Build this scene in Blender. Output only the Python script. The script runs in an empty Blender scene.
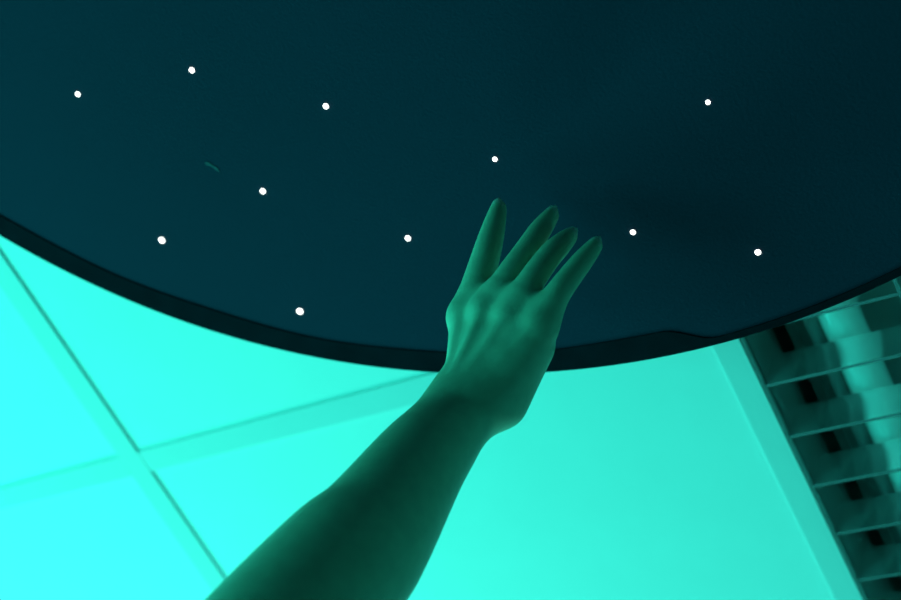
import bpy, bmesh, math, random
import numpy as np
from mathutils import Vector, Matrix
random.seed(4)
rng = np.random.default_rng(7)
S = bpy.context.scene
COL = S.collection

# ------------------------------------------------------------------ camera (looks steeply up)
F, W, H = 1500.0, 901, 600
CAM_Z = 1.45
CEIL = CAM_Z + 0.9778           # underside of the ceiling grid
DISC = CAM_Z + 0.876            # underside of the star panel


def rotmat(a):
    a = np.array(a, float)
    th = np.linalg.norm(a)
    k = a / th
    K = np.array([[0, -k[2], k[1]], [k[2], 0, -k[0]], [-k[1], k[0], 0]])
    return np.eye(3) + math.sin(th) * K + (1 - math.cos(th)) * K @ K


R = rotmat((0.503, 0.4334, -0.3853))      # world -> (right, down, forward)
CAM = np.array([0, 0, CAM_Z])


def ray(px, py):
    return R.T @ np.array([(px - W / 2) / F, (py - H / 2) / F, 1.0])


def at_z(px, py, z):                       # pixel -> point on the level z
    r = ray(px, py)
    return CAM + r * (z - CAM_Z) / r[2]


def at_d(px, py, d):                       # pixel -> point d metres ahead of the lens
    return CAM + ray(px, py) * d


cd = bpy.data.cameras.new('camera')
cam = bpy.data.objects.new('camera', cd)
COL.objects.link(cam)
M3 = Matrix([[R[0][i], -R[1][i], -R[2][i]] for i in range(3)])
cam.matrix_world = Matrix.Translation(Vector(CAM)) @ M3.to_4x4()
cd.sensor_width = 36.0
cd.lens = F / W * 36.0
cd.clip_start = 0.02
cd.dof.use_dof = True
cd.dof.focus_distance = 0.985
cd.dof.aperture_fstop = 5.0
S.camera = cam

# ------------------------------------------------------------------ materials


def mat(name, color, rough=0.6, metal=0.0, bump=None, noise=None, spec=0.5, sss=0.0):
    m = bpy.data.materials.new(name)
    m.use_nodes = True
    nt = m.node_tree
    b = nt.nodes['Principled BSDF']
    b.inputs['Base Color'].default_value = (*color, 1)
    b.inputs['Roughness'].default_value = rough
    b.inputs['Metallic'].default_value = metal
    b.inputs['Specular IOR Level'].default_value = spec
    if sss:
        b.inputs['Subsurface Weight'].default_value = sss
        b.inputs['Subsurface Radius'].default_value = (0.006, 0.003, 0.002)
        b.inputs['Subsurface Scale'].default_value = 0.6
    tc = nt.nodes.new('ShaderNodeTexCoord')
    if noise:                               # colour variation: (scale, amount)
        n = nt.nodes.new('ShaderNodeTexNoise')
        n.inputs['Scale'].default_value = noise[0]
        n.inputs['Detail'].default_value = 5
        nt.links.new(tc.outputs['Object'], n.inputs['Vector'])
        rp = nt.nodes.new('ShaderNodeValToRGB')
        lo, hi = 1 - noise[1], 1 + noise[1]
        rp.color_ramp.elements[0].position = 0.3
        rp.color_ramp.elements[1].position = 0.7
        rp.color_ramp.elements[0].color = (*[c * lo for c in color], 1)
        rp.color_ramp.elements[1].color = (*[min(1, c * hi) for c in color], 1)
        nt.links.new(n.outputs['Fac'], rp.inputs['Fac'])
        nt.links.new(rp.outputs['Color'], b.inputs['Base Color'])
    if bump:                                # (scale, strength, distance)
        n = nt.nodes.new('ShaderNodeTexNoise')
        n.inputs['Scale'].default_value = bump[0]
        n.inputs['Detail'].default_value = 4
        nt.links.new(tc.outputs['Object'], n.inputs['Vector'])
        bp = nt.nodes.new('ShaderNodeBump')
        bp.inputs['Strength'].default_value = bump[1]
        bp.inputs['Distance'].default_value = bump[2]
        nt.links.new(n.outputs['Fac'], bp.inputs['Height'])
        nt.links.new(bp.outputs['Normal'], b.inputs['Normal'])
    return m


M_tile = mat('tile_white', (0.84, 0.84, 0.82), 0.95, bump=(900, 0.12, 0.0008), noise=(14, 0.012), spec=0.2)
M_grid = mat('grid_white', (0.68, 0.68, 0.67), 0.55, noise=(30, 0.01), spec=0.3)
M_white = mat('white_wall_paint', (0.72, 0.72, 0.70), 0.9, noise=(3, 0.02))
M_wall = mat('wall_paint', (0.07, 0.07, 0.08), 0.9, noise=(3, 0.04))
M_floor = mat('floor_carpet', (0.05, 0.05, 0.06), 0.95, noise=(40, 0.2), bump=(300, 0.4, 0.002))
M_felt = mat('navy_felt', (0.011, 0.024, 0.047), 0.95, noise=(4, 0.06), bump=(420, 0.35, 0.0012), spec=0.12)
M_rim = mat('black_edging', (0.006, 0.010, 0.015), 1.0, noise=(60, 0.15), bump=(300, 0.2, 0.0006), spec=0.0)
M_lint = mat('pale_lint', (0.04, 0.055, 0.07), 0.9, noise=(300, 0.3))
M_ferrule = mat('clear_ferrule', (0.05, 0.05, 0.08), 0.4)
M_cable = mat('steel_cable', (0.45, 0.45, 0.45), 0.4, 1.0)
M_skin = mat('skin', (0.47, 0.50, 0.36), 0.55, noise=(110, 0.07), bump=(520, 0.25, 0.0008), spec=0.35, sss=0.12)
M_nail = mat('nail', (0.72, 0.56, 0.47), 0.28, noise=(120, 0.03), spec=0.5)
M_ntip = mat('nail_free_edge', (0.86, 0.80, 0.72), 0.35, noise=(120, 0.02), spec=0.5)
M_frame = mat('fixture_white', (0.68, 0.68, 0.67), 0.45, noise=(20, 0.01))
M_alu = mat('specular_aluminium', (0.78, 0.78, 0.78), 0.16, 1.0, noise=(40, 0.04), bump=(60, 0.05, 0.001))
M_blade = mat('satin_aluminium', (0.95, 0.95, 0.95), 0.10, 0.87, noise=(40, 0.04))
M_side = mat('side_aluminium', (0.93, 0.93, 0.93), 0.2, 0.2, noise=(40, 0.04))
M_enamel = mat('reflector_enamel', (0.9, 0.9, 0.9), 0.35, noise=(20, 0.01))
M_tube = mat('tube_glass', (0.9, 0.9, 0.88), 0.25, noise=(20, 0.01))
M_cap = mat('tube_cap', (0.55, 0.55, 0.55), 0.35, 1.0)
M_house = mat('housing_enamel', (0.45, 0.45, 0.45), 0.5, noise=(20, 0.02))
M_cloth = mat('dark_cloth', (0.05, 0.05, 0.07), 0.9, noise=(60, 0.15), bump=(500, 0.4, 0.001))


def emit(name, color, strength):
    m = bpy.data.materials.new(name)
    m.use_nodes = True
    nt = m.node_tree
    nt.nodes.clear()
    o = nt.nodes.new('ShaderNodeOutputMaterial')
    e = nt.nodes.new('ShaderNodeEmission')
    e.inputs['Color'].default_value = (*color, 1)
    e.inputs['Strength'].default_value = strength
    nt.links.new(e.outputs[0], o.inputs[0])
    return m


M_star = emit('fibre_end_glow', (0.92, 1.0, 0.93), 3.0)

# ------------------------------------------------------------------ helpers


def link(name, me, m=None, parent=None, smooth=False):
    o = bpy.data.objects.new(name, me)
    COL.objects.link(o)
    if m is not None:
        me.materials.append(m)
    if smooth:
        me.shade_smooth()
    if parent is not None:
        o.parent = parent
    return o


def from_bm(name, bm, m, parent=None, smooth=False):
    bmesh.ops.recalc_face_normals(bm, faces=bm.faces)
    me = bpy.data.meshes.new(name)
    bm.to_mesh(me)
    bm.free()
    return link(name, me, m, parent, smooth)


def box(bm, lo, hi, bevel=0.0):
    vs = [bm.verts.new((x, y, z)) for z in (lo[2], hi[2]) for y in (lo[1], hi[1]) for x in (lo[0], hi[0])]
    fs = [bm.faces.new([vs[i] for i in q]) for q in
          ((0, 2, 3, 1), (4, 5, 7, 6), (0, 1, 5, 4), (2, 6, 7, 3), (0, 4, 6, 2), (1, 3, 7, 5))]
    if bevel:
        es = list({e for f in fs for e in f.edges})
        bmesh.ops.bevel(bm, geom=es, offset=bevel, segments=2, affect='EDGES')


def boxes(name, lst, m, parent=None, bevel=0.0):
    bm = bmesh.new()
    for lo, hi in lst:
        box(bm, lo, hi, bevel)
    return from_bm(name, bm, m, parent)


def cyl(bm, a, b, r, n=24, r2=None):
    a, b = Vector(a), Vector(b)
    d = (b - a)
    q = d.to_track_quat('Z', 'Y').to_matrix().to_4x4()
    bmesh.ops.create_cone(bm, cap_ends=True, segments=n, radius1=r, radius2=r if r2 is None else r2,
                          depth=d.length, matrix=Matrix.Translation((a + b) / 2) @ q)


def lathe(name, prof, m, parent, n=160, wob=None, smooth=True, closed=False):
    """prof: list of (r, z); wob(i_profile, angle) -> radial offset"""
    bm = bmesh.new()
    rows = []
    for k in range(n):
        a = 2 * math.pi * k / n
        row = []
        for i, (r, z) in enumerate(prof):
            rr = r + (wob(i, a) if wob else 0)
            row.append(bm.verts.new((rr * math.cos(a), rr * math.sin(a), z)))
        rows.append(row)
    L = len(prof)
    for k in range(n):
        A, B = rows[k], rows[(k + 1) % n]
        for i in range(L if closed else L - 1):
            bm.faces.new((A[i], A[(i + 1) % L], B[(i + 1) % L], B[i]))
    return from_bm(name, bm, m, parent, smooth)


def thing(name, label, cat, loc=(0, 0, 0), group=None):
    o = bpy.data.objects.new(name, None)
    COL.objects.link(o)
    o.empty_display_size = 0.1
    o.location = loc
    o['label'] = label
    o['category'] = cat
    if group:
        o['group'] = group
    return o


def tag(o, label, cat, group=None):
    o['label'] = label
    o['category'] = cat
    if group:
        o['group'] = group
    return o


def structure(o):
    o['kind'] = 'structure'
    return o


# ------------------------------------------------------------------ room shell
X0, X1, Y0, Y1 = -2.6, 2.0, -1.6, 3.0
PLEN = CEIL + 0.16
structure(boxes('floor', [((X0, Y0, -0.05), (X1, Y1, 0))], M_floor))
structure(boxes('wall_left', [((X0 - 0.1, Y0, 0), (X0, Y1, PLEN))], M_white))
structure(boxes('wall_right', [((X1, Y0, 0), (X1 + 0.1, Y1, PLEN))], M_wall))
structure(boxes('wall_back', [((X0, Y0 - 0.1, 0), (X1, Y0, PLEN))], M_wall))
structure(boxes('wall_front', [((X0, Y1, 0), (X1, Y1 + 0.1, PLEN))], M_wall))

# lay-in ceiling: T-bars every 0.61 m, panels resting on the flanges
MOD, BAR = 0.61, 0.0245
GX, GY = -0.9942 - 0.0123, 0.5274 + 0.0123         # centre lines of the two bars that cross at lower left
xs = [GX + MOD * i for i in range(-6, 8) if X0 < GX + MOD * i < X1]
ys = [GY + MOD * j for j in range(-6, 8) if Y0 < GY + MOD * j < Y1]
FL = 0.0024                                        # how far the flanges stand below the panels
RECESS = 0.0
TROF = (1, -1)                                     # grid cell of the light fixture (right of GX+MOD, beyond GY)
gb = []
for x in xs:
    gb.append(((x - BAR / 2, Y0, CEIL), (x + BAR / 2, Y1, CEIL + FL)))
    gb.append(((x - 0.003, Y0, CEIL + FL - 0.0002), (x + 0.003, Y1, CEIL + 0.036)))
ex = [X0] + xs + [X1]
for y in ys:
    for a, b in zip(ex[:-1], ex[1:]):
        if abs(y - GY) < 0.01 and abs(a - GX - MOD) < 0.01:
            continue                               # the long light fixture passes here
        l = a + (BAR / 2 if a > X0 else 0)
        r = b - (BAR / 2 if b < X1 else 0)
        gb.append(((l, y - BAR / 2, CEIL + 0.0003), (r, y + BAR / 2, CEIL + FL)))
        gb.append(((l + 0.006, y - 0.003, CEIL + FL - 0.0002), (r - 0.006, y + 0.003, CEIL + 0.036)))
structure(boxes('ceiling_grid', gb, M_grid, bevel=0.0003))

ey = [Y0] + ys + [Y1]
LAB = {(-1, -1): 'white ceiling tile at the far left edge, above the crossing of the grid bars',
       (0, -1): 'white ceiling tile between the crossing of the grid bars and the dark star panel',
       (-1, 0): 'brightest white ceiling tile, in the bottom left corner below the crossing of the bars',
       (0, 0): 'large white ceiling tile behind the raised arm, left of the louvred light fixture'}
rest = []
for a, b in zip(ex[:-1], ex[1:]):
    for c, d in zip(ey[:-1], ey[1:]):
        i, j = round((a - GX) / MOD), round((c - GY) / MOD)
        if a > X0 - 1e-6 and (i, j) == TROF and b < X1 + 1e-6:
            tx0, tx1, ty0, ty1 = a, b, c, d + MOD
            continue
        if (i, j) == (1, 0):
            continue
        lo = (a + (0.005 if a > X0 else 0), c + (0.005 if c > Y0 else 0), CEIL + FL + 0.0002)
        hi = (b - (0.005 if b < X1 else 0), d - (0.005 if d < Y1 else 0), CEIL + FL + 0.016)
        if (i, j) in LAB and a > X0 and c > Y0:
            t = boxes('ceiling_tile', [(lo, hi)], M_tile)
            tag(t, LAB[(i, j)], 'ceiling tile', 'lay-in ceiling tiles')
            t['kind'] = 'thing'
        else:
            rest.append((lo, hi))
rest.append(((X0, Y0, PLEN), (X1, Y1, PLEN + 0.05)))
structure(boxes('ceiling', rest, M_tile))

# ------------------------------------------------------------------ louvred fluorescent fixture
fx = thing('ceiling_light', 'louvred fluorescent ceiling light, switched off, at the right edge of the ceiling',
           'ceiling light', ((tx0 + tx1) / 2, (ty0 + ty1) / 2, CEIL))
OX, OY = fx.location.x, fx.location.y
a0, a1 = tx0 + 0.004 - OX, tx1 - 0.004 - OX         # outer size (local)
b0, b1 = ty0 + 0.004 - OY, ty1 - 0.004 - OY
LX = at_z(779, 417, CEIL)[0] - OX                   # inner edge of the frame
LIP = LX - (a0 + BAR / 2 - 0.004)
ix0, ix1 = LX, a1 - BAR / 2 + 0.004 - LIP
iy0, iy1 = b0 + BAR / 2 - 0.002 + 0.003, b1 - BAR / 2 + 0.002 - 0.003
z0 = FL + 0.0004
fr = [((a0, b0, z0), (ix0, b1, z0 + 0.003)), ((ix1, b0, z0), (a1, b1, z0 + 0.003)),
      ((ix0, b0, z0), (ix1, iy0, z0 + 0.003)), ((ix0, iy1, z0), (ix1, b1, z0 + 0.003)),
      # down-turned lip round the opening
      ((ix0 - 0.003, iy0, 0.0), (ix0, iy1, z0)), ((ix1, iy0, 0.0), (ix1 + 0.003, iy1, z0)),
      ((ix0 - 0.003, iy0 - 0.003, 0.0), (ix1 + 0.003, iy0, z0)), ((ix0 - 0.003, iy1, 0.0), (ix1 + 0.003, iy1 + 0.003, z0))]
boxes('frame', fr, M_frame, fx, 0.0006)
HT = 0.125
ho = [((a0, b0, z0 + 0.003), (a0 + 0.002, b1, HT)), ((a1 - 0.002, b0, z0 + 0.003), (a1, b1, HT)),
      ((a0, b0, z0 + 0.003), (a1, b0 + 0.002, HT)), ((a0, b1 - 0.002, z0 + 0.003), (a1, b1, HT)),
      ((a0, b0, HT), (a1, b1, HT + 0.002))]
boxes('housing', ho, M_house, fx)
# curved side reflectors of bright metal
LH = 0.032                                          # louvre height


def sheet(name, prof, m, x_flip=1):
    """folded metal sheet running the length of the fixture; prof is (x, z)"""
    bm = bmesh.new()
    rows = [[bm.verts.new((x_flip * px, yy, pz)) for (px, pz) in prof] for yy in (iy0, iy1)]
    for i in range(len(prof) - 1):
        bm.faces.new((rows[0][i], rows[0][i + 1], rows[1][i + 1], rows[1][i]))
    bmesh.ops.solidify(bm, geom=bm.faces[:], thickness=0.0008)
    return from_bm(name, bm, m, fx, True)


RZ = 0.046
EX = [at_z(px, py, CEIL + RZ)[0] - OX for px, py in ((796, 388), (811.5, 384), (829, 380), (834.5, 379))]
for s in (1, -1):
    # curved lower side, folded up into a bright shelf
    sheet('side_reflector', [(ix0 + 0.001 + (EX[0] - ix0 - 0.001) * (i / 10) ** 1.6, z0 + 0.003 + (RZ - z0 - 0.003) * (i / 10)) for i in range(11)], M_side, s)
    sheet('shelf_reflector', [(EX[0], RZ + 0.001), (EX[0] + 0.001, RZ + 0.0045), (EX[1], RZ + 0.0008), (EX[1] + 0.001, RZ + 0.02)], M_side, s)
    sheet('ridge_reflector', [(EX[2] - 0.001, RZ + 0.02), (EX[2], RZ + 0.0012), (EX[3], RZ), (EX[3] + 0.001, RZ + 0.02)], M_side, s)
# long dividers and cross blades (parabolic: thin edge below, wider above)
LD = at_z(897, 288, CEIL)[0] - OX
divs = [LD, -LD]
V1, SP = 0.5633, 0.0522


def parab(bm, p0, p1, across, top=0.0065, h=LH):
    """blade from p0 to p1 (2D), parabolic section opened along 'across'"""
    n = 8
    sec = []
    for i in range(n + 1):
        t = i / n
        sec.append((0.0013 + (top - 0.0013) * t ** 1.8, 0.0012 + z0 * 0 + h * t))
    left = [(-w, z) for w, z in sec]
    right = [(w, z) for w, z in reversed(sec)]
    loop = left + right
    ends = []
    for p in (p0, p1):
        ends.append([bm.verts.new((p[0] + across[0] * w, p[1] + across[1] * w, z)) for w, z in loop])
    L = len(loop)
    for i in range(L):
        bm.faces.new((ends[0][i], ends[0][(i + 1) % L], ends[1][(i + 1) % L], ends[1][i]))
    bm.faces.new(ends[0])
    bm.faces.new(ends[1][::-1])


for x in divs:
    bm = bmesh.new()
    parab(bm, (x, iy0 + 0.001), (x, iy1 - 0.001), (1, 0))
    from_bm('long_divider', bm, M_blade, fx)
k = -math.floor((V1 - OY - iy0 - 0.02) / SP)
while V1 + SP * k - OY < iy1 - 0.01:
    y = V1 + SP * k - OY
    bm = bmesh.new()
    segs = [ix0 + 0.001] + sorted(divs) + [ix1 - 0.001]
    for s, e in zip(segs[:-1], segs[1:]):
        parab(bm, (s + (0.001 if s in divs else 0), y), (e - (0.001 if e in divs else 0), y), (0, 1))
    from_bm('louver_blade', bm, M_blade, fx)
    k += 1
# tubes in bright parabolic troughs
TX = at_z(843, 322, CEIL + 0.057)[0] - OX
TZ = 0.057
for s in (1, -1):
    for xc, hw in ((TX * 0.5, 0.034),):
        sheet('ridge_reflector', [(xc - hw, RZ + 0.02), (xc - hw * 0.3, RZ + 0.004), (xc + hw * 0.3, RZ + 0.004), (xc + hw, RZ + 0.02)], M_side, s)
for x in (TX, 0.0, -TX):
    bm = bmesh.new()
    cyl(bm, (x, b0 + 0.03, TZ), (x, b1 - 0.03, TZ), 0.017, 32)
    t = from_bm('fluorescent_tube', bm, M_tube, fx, True)
    for yy, s in ((b0 + 0.004, 1), (b1 - 0.004, -1)):
        bm = bmesh.new()
        cyl(bm, (x, yy, TZ), (x, yy + s * 0.03, TZ), 0.0175, 24)
        c = from_bm('tube_cap', bm, M_cap, t)

# ------------------------------------------------------------------ star panel
RD = 0.719 * (DISC - CAM_Z)
DC = np.array([-0.422, -0.139]) * (DISC - CAM_Z)
sp = thing('star_panel', 'round dark navy star panel with glowing points hung beneath the white ceiling',
           'star panel', (DC[0], DC[1], DISC))
END = at_z(672, 334, DISC)[:2] - DC
ANG_END = math.atan2(END[1], END[0])


def hem(a):                                         # width of the black edging, narrower past its overlap
    d = (a - ANG_END + math.pi) % (2 * math.pi) - math.pi
    return d


mid = at_z(300, 335, DISC)[:2] - DC
SGN = 1 if ((math.atan2(mid[1], mid[0]) - ANG_END + math.pi) % (2 * math.pi) - math.pi) > 0 else -1
jit = rng.normal(0, 1, 64)


def hem_w(i, a):
    if i != 0:
        return 0.0
    d = hem(a) * SGN
    w = 0.0200 + 0.0008 * math.sin(9 * a) + 0.0007 * math.sin(23 * a + 1)
    t = min(1, max(0, (d + 0.05) / 0.06))
    t = t * t * (3 - 2 * t)
    return -(0.0062 + (w - 0.0062) * t)


lathe('fabric_face', [(0.0001, 0.0), (0.15, 0.0), (0.3, 0.0), (0.45, 0.0), (RD - 0.006, 0.0), (RD - 0.006, 0.006), (0.0001, 0.006)],
      M_felt, sp, 200, smooth=False)
lathe('edging', [(RD - 0.0005, -0.0008), (RD - 0.0002, 0.0005), (RD, 0.004), (RD, 0.026), (RD - 0.003, 0.03),
                 (RD - 0.012, 0.03), (RD - 0.012, 0.0065), (RD - 0.005, 0.0062), (RD - 0.005, -0.0001)], M_rim, sp, 400,
      wob=None, closed=True)
# flat hem of the edging turned in under the face
bm = bmesh.new()
n = 720
ra, rb, rc, rd_ = [], [], [], []
for q in range(n):
    a = 2 * math.pi * q / n
    ri = RD + hem_w(0, a)
    c_, s_ = math.cos(a), math.sin(a)
    ra.append(bm.verts.new((ri * c_, ri * s_, -0.0001)))
    rb.append(bm.verts.new((ri * c_, ri * s_, -0.0012)))
    rc.append(bm.verts.new(((RD - 0.0012) * c_, (RD - 0.0012) * s_, -0.0012)))
    rd_.append(bm.verts.new(((RD - 0.0012) * c_, (RD - 0.0012) * s_, -0.0001)))
for q in range(n):
    w = (q + 1) % n
    for A, B in ((ra, rb), (rb, rc), (rc, rd_), (rd_, ra)):
        bm.faces.new((A[q], A[w], B[w], B[q]))
from_bm('hem', bm, M_rim, sp)
lathe('backing_board', [(0.0001, 0.0065), (RD - 0.013, 0.0065), (RD - 0.013, 0.029), (0.0001, 0.029)], M_rim, sp, 160, smooth=False)
stars = [(78, 94, 3.1), (192, 70, 3.5), (326, 106, 3.5), (495, 159, 3.0), (708, 102, 3.0), (263, 191, 3.5), (162, 240, 3.8),
         (408, 238, 3.5), (300, 311, 3.9), (633, 232, 3.3), (758, 252, 3.7)]
for px, py, r in stars:
    p = at_z(px, py, DISC) - np.array([DC[0], DC[1], DISC])
    rr = r / F * (DISC - CAM_Z) / ray(px, py)[2]
    rr *= 0.88
    bm = bmesh.new()
    cyl(bm, (p[0], p[1], -0.0006), (p[0], p[1], 0.004), rr * 0.9, 20)
    st = from_bm('star_light', bm, M_ferrule, sp)
    bm = bmesh.new()
    bmesh.ops.create_uvsphere(bm, u_segments=16, v_segments=10, radius=rr,
                              matrix=Matrix.Translation((p[0], p[1], -0.0004)) @ Matrix.Diagonal((1, 1, 0.6, 1)))
    from_bm('fibre_end', bm, M_star, st, True)
# scrap of lint caught on the fabric
bm = bmesh.new()
ctr = np.array([DC[0], DC[1], DISC])
pl = [at_z(*q, DISC) - ctr for q in ((205, 162), (209, 162), (213, 165), (218, 168), (220, 172), (216, 170), (211, 166), (206, 165))]
lo_ = [bm.verts.new((p[0], p[1], -0.0004)) for p in pl]
hi_ = [bm.verts.new((p[0], p[1], 0.0002)) for p in pl]
bm.faces.new(lo_)
bm.faces.new(hi_[::-1])
for q in range(8):
    bm.faces.new((lo_[q], lo_[(q + 1) % 8], hi_[(q + 1) % 8], hi_[q]))
li = from_bm('lint_speck', bm, M_lint, sp)
li['label'] = 'faint pale speck of lint on the fabric'
# hanging cables up to the ceiling
for a in (0.6, 2.7, 4.8):
    x, y = (RD - 0.12) * math.cos(a), (RD - 0.12) * math.sin(a)
    bm = bmesh.new()
    cyl(bm, (x, y, 0.028), (x, y, CEIL - DISC + FL), 0.0012, 10)
    from_bm('hanging_cable', bm, M_cable, sp)

# ------------------------------------------------------------------ person: raised arm and hand as one skin surface
VOX = 0.0013


class Field:
    def __init__(self, lo, hi):
        self.lo = np.array(lo)
        self.n = np.ceil((np.array(hi) - self.lo) / VOX).astype(int) + 1
        self.d = np.full(self.n, 0.05, np.float32)

    def sub(self, lo, hi):
        i0 = np.clip(np.floor((np.array(lo) - self.lo) / VOX).astype(int), 0, self.n - 1)
        i1 = np.clip(np.ceil((np.array(hi) - self.lo) / VOX).astype(int) + 1, 1, self.n)
        sl = tuple(slice(a, b) for a, b in zip(i0, i1))
        ax = [(self.lo[k] + VOX * np.arange(i0[k], i1[k])).astype(np.float32) for k in range(3)]
        return sl, np.meshgrid(*ax, indexing='ij', sparse=True)


def cap_d(G, a, b, ra, rb):
    ab = b - a
    L2 = float(ab @ ab) + 1e-12
    X, Y, Z = G
    t = ((X - a[0]) * ab[0] + (Y - a[1]) * ab[1] + (Z - a[2]) * ab[2]) / L2
    t = np.clip(t, 0, 1)
    dx, dy, dz = X - a[0] - t * ab[0], Y - a[1] - t * ab[1], Z - a[2] - t * ab[2]
    return np.sqrt(dx * dx + dy * dy + dz * dz) - (ra + (rb - ra) * t)


def ell_d(G, c, axes, r):
    X, Y, Z = G
    q = 0
    g = 0
    for ax, rr in zip(axes, r):
        u = ((X - c[0]) * ax[0] + (Y - c[1]) * ax[1] + (Z - c[2]) * ax[2])
        q = q + (u / rr) ** 2
        g = g + (u / rr ** 2) ** 2
    q = np.sqrt(q)
    return q * (q - 1) / np.maximum(np.sqrt(g), 1e-6)


def smin(a, b, k):
    h = np.maximum(k - np.abs(a - b), 0) / k
    return np.minimum(a, b) - h * h * k * 0.25


def smax(a, b, k):
    return -smin(-a, -b, k)


def add_cap(fd, a, b, ra, rb, k):
    pad = max(ra, rb) + 0.022 + k
    sl, G = fd.sub(np.minimum(a, b) - pad, np.maximum(a, b) + pad)
    fd.d[sl] = smin(fd.d[sl], cap_d(G, a, b, ra, rb).astype(np.float32), k)


def add_ell(fd, c, axes, r, k):
    pad = max(r) + 0.02 + k
    sl, G = fd.sub(c - pad, c + pad)
    fd.d[sl] = smin(fd.d[sl], ell_d(G, c, axes, r).astype(np.float32), k)


def cut_cap(fd, a, b, r, k):
    pad = r + 0.01 + k
    sl, G = fd.sub(np.minimum(a, b) - pad, np.maximum(a, b) + pad)
    fd.d[sl] = smax(fd.d[sl], -cap_d(G, a, b, r, r).astype(np.float32), k)


def J(px, py, d, rpx):                               # joint: point and radius given in pixels at that distance
    return at_d(px, py, d), rpx / F * d


# forearm from the elbow to the wrist
arm = [J(210, 722, .800, 84), J(269, 653, .828, 81.5), J(341, 568.5, .866, 71), J(371, 534.5, .884, 62),
       J(416, 468, .920, 48), J(438, 440, .938, 41.5), J(462.5, 408, .958, 35)]
elbow = arm[0][0]
sh = elbow + np.array([-0.13, 0.10, -0.24])
allp = [p for p, r in arm] + [sh, at_d(500, 195, 1.04), at_d(606, 240, 1.0), at_d(430, 320, 1.06)]
fd = Field(np.min(allp, 0) - 0.075, np.max(allp, 0) + 0.075)
add_cap(fd, sh, elbow, 0.052, 0.046, 0.03)


def spline(js, n=6):                                 # smooth chain through joints
    A = np.array([[*p, r] for p, r in js])
    A = np.vstack([2 * A[0] - A[1], A, 2 * A[-1] - A[-2]])
    out = []
    for i in range(1, len(A) - 2):
        for q in range(n):
            t = q / n
            out.append(0.5 * (2 * A[i] + (A[i + 1] - A[i - 1]) * t + (2 * A[i - 1] - 5 * A[i] + 4 * A[i + 1] - A[i + 2]) * t * t
                              + (3 * A[i] - A[i - 1] - 3 * A[i + 1] + A[i + 2]) * t ** 3))
    out.append(A[-2])
    return [(o[:3], o[3]) for o in out]


arm_s = spline([(p, r * 1.02) for p, r in arm])
for (a, ra), (b, rb) in zip(arm_s[:-1], arm_s[1:]):
    add_cap(fd, a, b, ra, rb, 0.0008)

# palm: metacarpals, heel of the hand
OFF = 0.0
mcp = [J(465, 316, .990, 15.0), J(487, 311, .975, 15.0), J(512, 315, .962, 15.5), J(540, 324, .950, 15.5)]
crp = [J(460, 386, .962, 16), J(466, 390, .955, 19), J(476, 394, .950, 20), J(490, 398, .948, 20)]
for (a, ra), (b, rb) in zip(crp, mcp):
    add_cap(fd, a, b, ra, rb, 0.012)
add_cap(fd, *[v for v in (J(464, 407, .957, 34)[0], J(484, 392, .960, 30)[0])], 33 / F * .957, 30 / F * .957, 0.012)
h1, h2 = J(503, 402, .962, 25), J(526, 346, .963, 29)
add_cap(fd, h1[0], h2[0], h1[1], h2[1], 0.014)
h3, h4 = J(480, 385, .985, 26), J(495, 335, .990, 24)           # palm flesh behind
add_cap(fd, h3[0], h4[0], h3[1], h4[1], 0.014)
# thumb, reaching away behind the palm towards the panel
th = [J(462, 378, .985, 19), J(466, 352, 1.012, 16), J(474, 330, 1.030, 12.5), J(484, 314, 1.040, 10)]
base = fd.d.copy()

# fingers: each blends into the palm but not into its neighbours
fingers = [
    [J(465, 316, .990, 15.0), J(477, 285, .994, 15.7), J(487, 252, 1.002, 14.2), J(493.5, 228, 1.010, 11.8), J(498.5, 208.5, 1.016, 8.6)],
    [J(487, 311, .975, 14.0), J(507, 279, .977, 14.0), J(527, 250, .986, 12.6), J(540, 230.5, .994, 11.4), J(551, 215.5, 1.000, 8.5)],
    [J(512, 315, .962, 14.5), J(528, 286, .963, 14.2), J(547, 259, .971, 12.7), J(558, 247, .977, 11.8), J(569, 236.5, .983, 9.0)],
    [J(540, 324, .950, 15.0), J(556, 296, .950, 13.6), J(572, 274, .956, 12.0), J(583, 260, .961, 10.9), J(594.5, 246, .966, 8.6)],
]
cur = base.copy()
nails = []
back = -R.T @ np.array([0.35, 0.0, 0.94])            # rough way the back of the hand faces (towards the lens, a little left)
back /= np.linalg.norm(back)
for f in fingers + [th]:
    one = Field(fd.lo, fd.lo)
    one.n, one.d = fd.n, np.full(fd.n, 0.05, np.float32)
    fs = spline(f, 4)
    for i, ((a, ra), (b, rb)) in enumerate(zip(fs[:-1], fs[1:])):
        add_cap(one, a, b, ra, rb, 0.0005)
    # nail: thin plate on the back of the last joint with a free edge past the tip
    a, b = f[-2][0], f[-1][0]
    ax = (b - a) / np.linalg.norm(b - a)
    nb = back - ax * (back @ ax)
    nb /= np.linalg.norm(nb)
    side = np.cross(ax, nb)
    rt = f[-1][1]
    c = b + ax * rt * 0.22 + nb * rt * 0.68
    tilt = ax * 0.99 + nb * 0.10
    tilt /= np.linalg.norm(tilt)
    nn = np.cross(side, tilt)
    nails.append((c, (tilt, side, nn), (rt * 1.05, rt * 0.74, rt * 0.22)))
    add_ell(one, c, (tilt, side, nn), (rt * 1.05, rt * 0.74, rt * 0.22), 0.0006)
    pts = np.array([p for p, r in f])
    sl, G = fd.sub(pts.min(0) - 0.04, pts.max(0) + 0.04)
    cur[sl] = np.minimum(cur[sl], smin(base[sl], one.d[sl], 0.0075))
fd.d = cur
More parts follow.
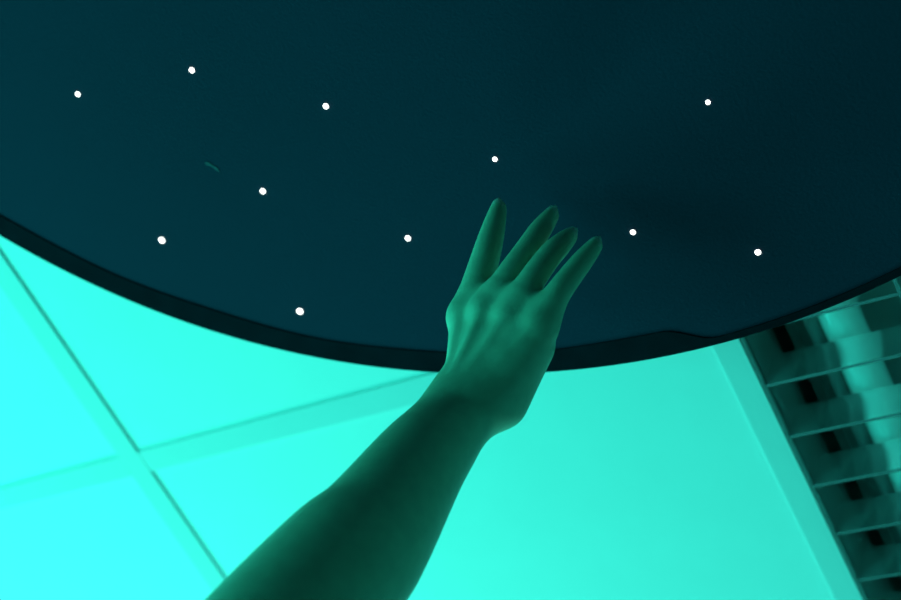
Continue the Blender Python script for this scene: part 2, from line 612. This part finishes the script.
# webs between the finger roots
for i in range(3):
    a = (mcp[i][0] * 0.45 + fingers[i][1][0] * 0.55)
    b = (mcp[i + 1][0] * 0.45 + fingers[i + 1][1][0] * 0.55)
    add_cap(fd, a, b, 0.0074, 0.0074, 0.007)
# knuckles and tendons on the back of the hand
for i, (p, r) in enumerate(mcp):
    c = p + back * r * 0.10
    add_cap(fd, c, c + 1e-5, r * 0.80, r * 0.80, 0.010)
wr = [J(453, 378, .962, 17), J(459, 374, .957, 17), J(470, 376, .952, 17), J(488, 378, .950, 17)]
for i in range(4):
    a = wr[i][0] + back * wr[i][1] * 0.80
    b = mcp[i][0] + back * mcp[i][1] * 0.93
    rr = (0.0020, 0.0027, 0.0024, 0.0012)[i]
    add_cap(fd, a, b, rr * 0.8, rr, 0.0045)
r1, r2 = J(456, 388, .962, 10.5), J(502, 360, .953, 13)   # ridge from the wrist across the back of the hand
add_cap(fd, r1[0], r2[0], r1[1], r2[1], 0.012)
# wrist bones and a tendon across the wrist to the forearm
w = J(446, 400, .950, 10)
add_cap(fd, w[0], w[0] + 1e-5, w[1], w[1], 0.012)


def surface_nets(d, lo):
    s = d < 0
    c = np.zeros(tuple(np.array(d.shape) - 1), np.uint8)
    for i in (0, 1):
        for j in (0, 1):
            for k in (0, 1):
                c += s[i:d.shape[0] - 1 + i, j:d.shape[1] - 1 + j, k:d.shape[2] - 1 + k]
    idx = np.argwhere((c > 0) & (c < 8))
    ids = np.full(c.shape, -1, np.int32)
    ids[tuple(idx.T)] = np.arange(len(idx))
    acc = np.zeros((len(idx), 3))
    cnt = np.zeros(len(idx))
    corners = [(i, j, k) for i in (0, 1) for j in (0, 1) for k in (0, 1)]
    for a in corners:
        for ax in range(3):
            if a[ax] == 0:
                b = list(a)
                b[ax] = 1
                va = d[tuple((idx + a).T)]
                vb = d[tuple((idx + b).T)]
                m = (va < 0) != (vb < 0)
                t = np.where(m, va / np.where(m, va - vb, 1), 0)
                p = np.array(a, float)[None].repeat(len(idx), 0)
                p[:, ax] += t
                acc += p * m[:, None]
                cnt += m
    V = lo + VOX * (idx + acc / cnt[:, None])
    Fs = []
    for ax in range(3):
        u, v = (ax + 1) % 3, (ax + 2) % 3
        sa = [slice(1, -1)] * 3
        sb = [slice(1, -1)] * 3
        sa[ax] = slice(0, -1)
        sb[ax] = slice(1, None)
        A, B = s[tuple(sa)], s[tuple(sb)]
        e = np.argwhere(A != B)
        off = np.array([1, 1, 1])
        off[ax] = 0
        e = e + off
        fl = s[tuple(e.T)]
        q = []
        for (du, dv) in ((-1, -1), (0, -1), (0, 0), (-1, 0)):
            o = e.copy()
            o[:, u] += du
            o[:, v] += dv
            q.append(ids[tuple(o.T)])
        q = np.stack(q, 1)
        q[~fl] = q[~fl][:, ::-1]
        Fs.append(q)
    return V, np.concatenate(Fs)


V, Q = surface_nets(fd.d, fd.lo)
# a touch of smoothing on the vertices
E = np.concatenate([Q[:, [0, 1]], Q[:, [1, 2]], Q[:, [2, 3]], Q[:, [3, 0]]])
for it in range(6):
    acc = np.zeros_like(V)
    cn = np.zeros(len(V))
    np.add.at(acc, E[:, 0], V[E[:, 1]])
    np.add.at(acc, E[:, 1], V[E[:, 0]])
    np.add.at(cn, E[:, 0], 1)
    np.add.at(cn, E[:, 1], 1)
    V = V * 0.5 + 0.5 * acc / cn[:, None]
pr = thing('person', 'person reaching a bare right arm and open hand up to the dark star panel', 'person', tuple(sh))
me = bpy.data.meshes.new('body')
me.from_pydata((V - sh).tolist(), [], Q.tolist())
me.update()
body = link('body', me, M_skin, pr, True)
me.materials.append(M_nail)
me.materials.append(M_ntip)
C = V[Q].mean(1)
mi = np.zeros(len(Q), np.int32)
for c, axes, r in nails:
    L = (C - c)
    q = sum(((L @ ax) / (rr * 1.12)) ** 2 for ax, rr in zip(axes, r))
    mi[q < 1] = 1
    mi[(q < 1.25) & ((L @ axes[0]) > r[0] * 0.42)] = 2
me.polygons.foreach_set('material_index', mi)
me.update()
# sleeve closing the upper arm
d = sh - elbow
d /= np.linalg.norm(d)
qm = Vector(d).to_track_quat('Z', 'Y').to_matrix()
prof = [(0.0545, -0.035), (0.060, -0.037), (0.064, -0.02), (0.069, 0.02), (0.070, 0.05), (0.058, 0.075), (0.03, 0.086), (0.001, 0.088)]
sl = lathe('sleeve', prof, M_cloth, pr, 48, wob=lambda i, a: 0.0012 * math.sin(5 * a + i))
sl.rotation_euler = qm.to_euler()

# ------------------------------------------------------------------ light: teal lamp up near the ceiling, beyond the lower left, plus added fill lights
TEAL = (0.024, 1.0, 0.81)
lp = at_z(-330, 720, CEIL)
print('LAMP xy', lp, 'tip disc', [round(float((DISC - CAM_Z) / ray(x, y)[2]), 3) for x, y in ((498, 205), (552, 212), (598, 240), (484, 314), (470, 400))])
print('shoulder', sh, 'elbow', elbow, 'verts', len(V))
for e_, r_, p_ in ((40, 0.28, (-1.40, 1.60, CEIL - 0.75)), (49, 0.42, (-1.8, -0.25, CEIL - 1.3)),  # first: the lamp; second: unseen fill added for hand and panel from the left
                   (41, 0.40, (-1.8, 0.6, CEIL - 1.05)), (7, 0.2, (0.80, 1.45, CEIL - 0.50))):  # other half of the left fill, then a light added to brighten the louvres
    ld = bpy.data.lights.new('teal_lamp_and_fill', 'POINT')
    ld.energy = e_
    ld.color = TEAL if e_ != 40 else (0.085, 1.0, 0.84)
    ld.shadow_soft_size = r_
    lo = bpy.data.objects.new('teal_lamp_and_fill', ld)
    lo.location = p_
    COL.objects.link(lo)

w = bpy.data.worlds.new('world')
S.world = w
w.use_nodes = True
w.node_tree.nodes['Background'].inputs[0].default_value = (0.0, 0.02, 0.02, 1)
w.node_tree.nodes['Background'].inputs[1].default_value = 0.0

S.view_settings.view_transform = 'Standard'
S.view_settings.look = 'None'
S.view_settings.gamma = 1
S.view_settings.use_curve_mapping = False
S.view_settings.exposure = 0.17
S.cycles.max_bounces = 16
S.cycles.diffuse_bounces = 8
S.cycles.glossy_bounces = 8
S.cycles.sample_clamp_indirect = 6
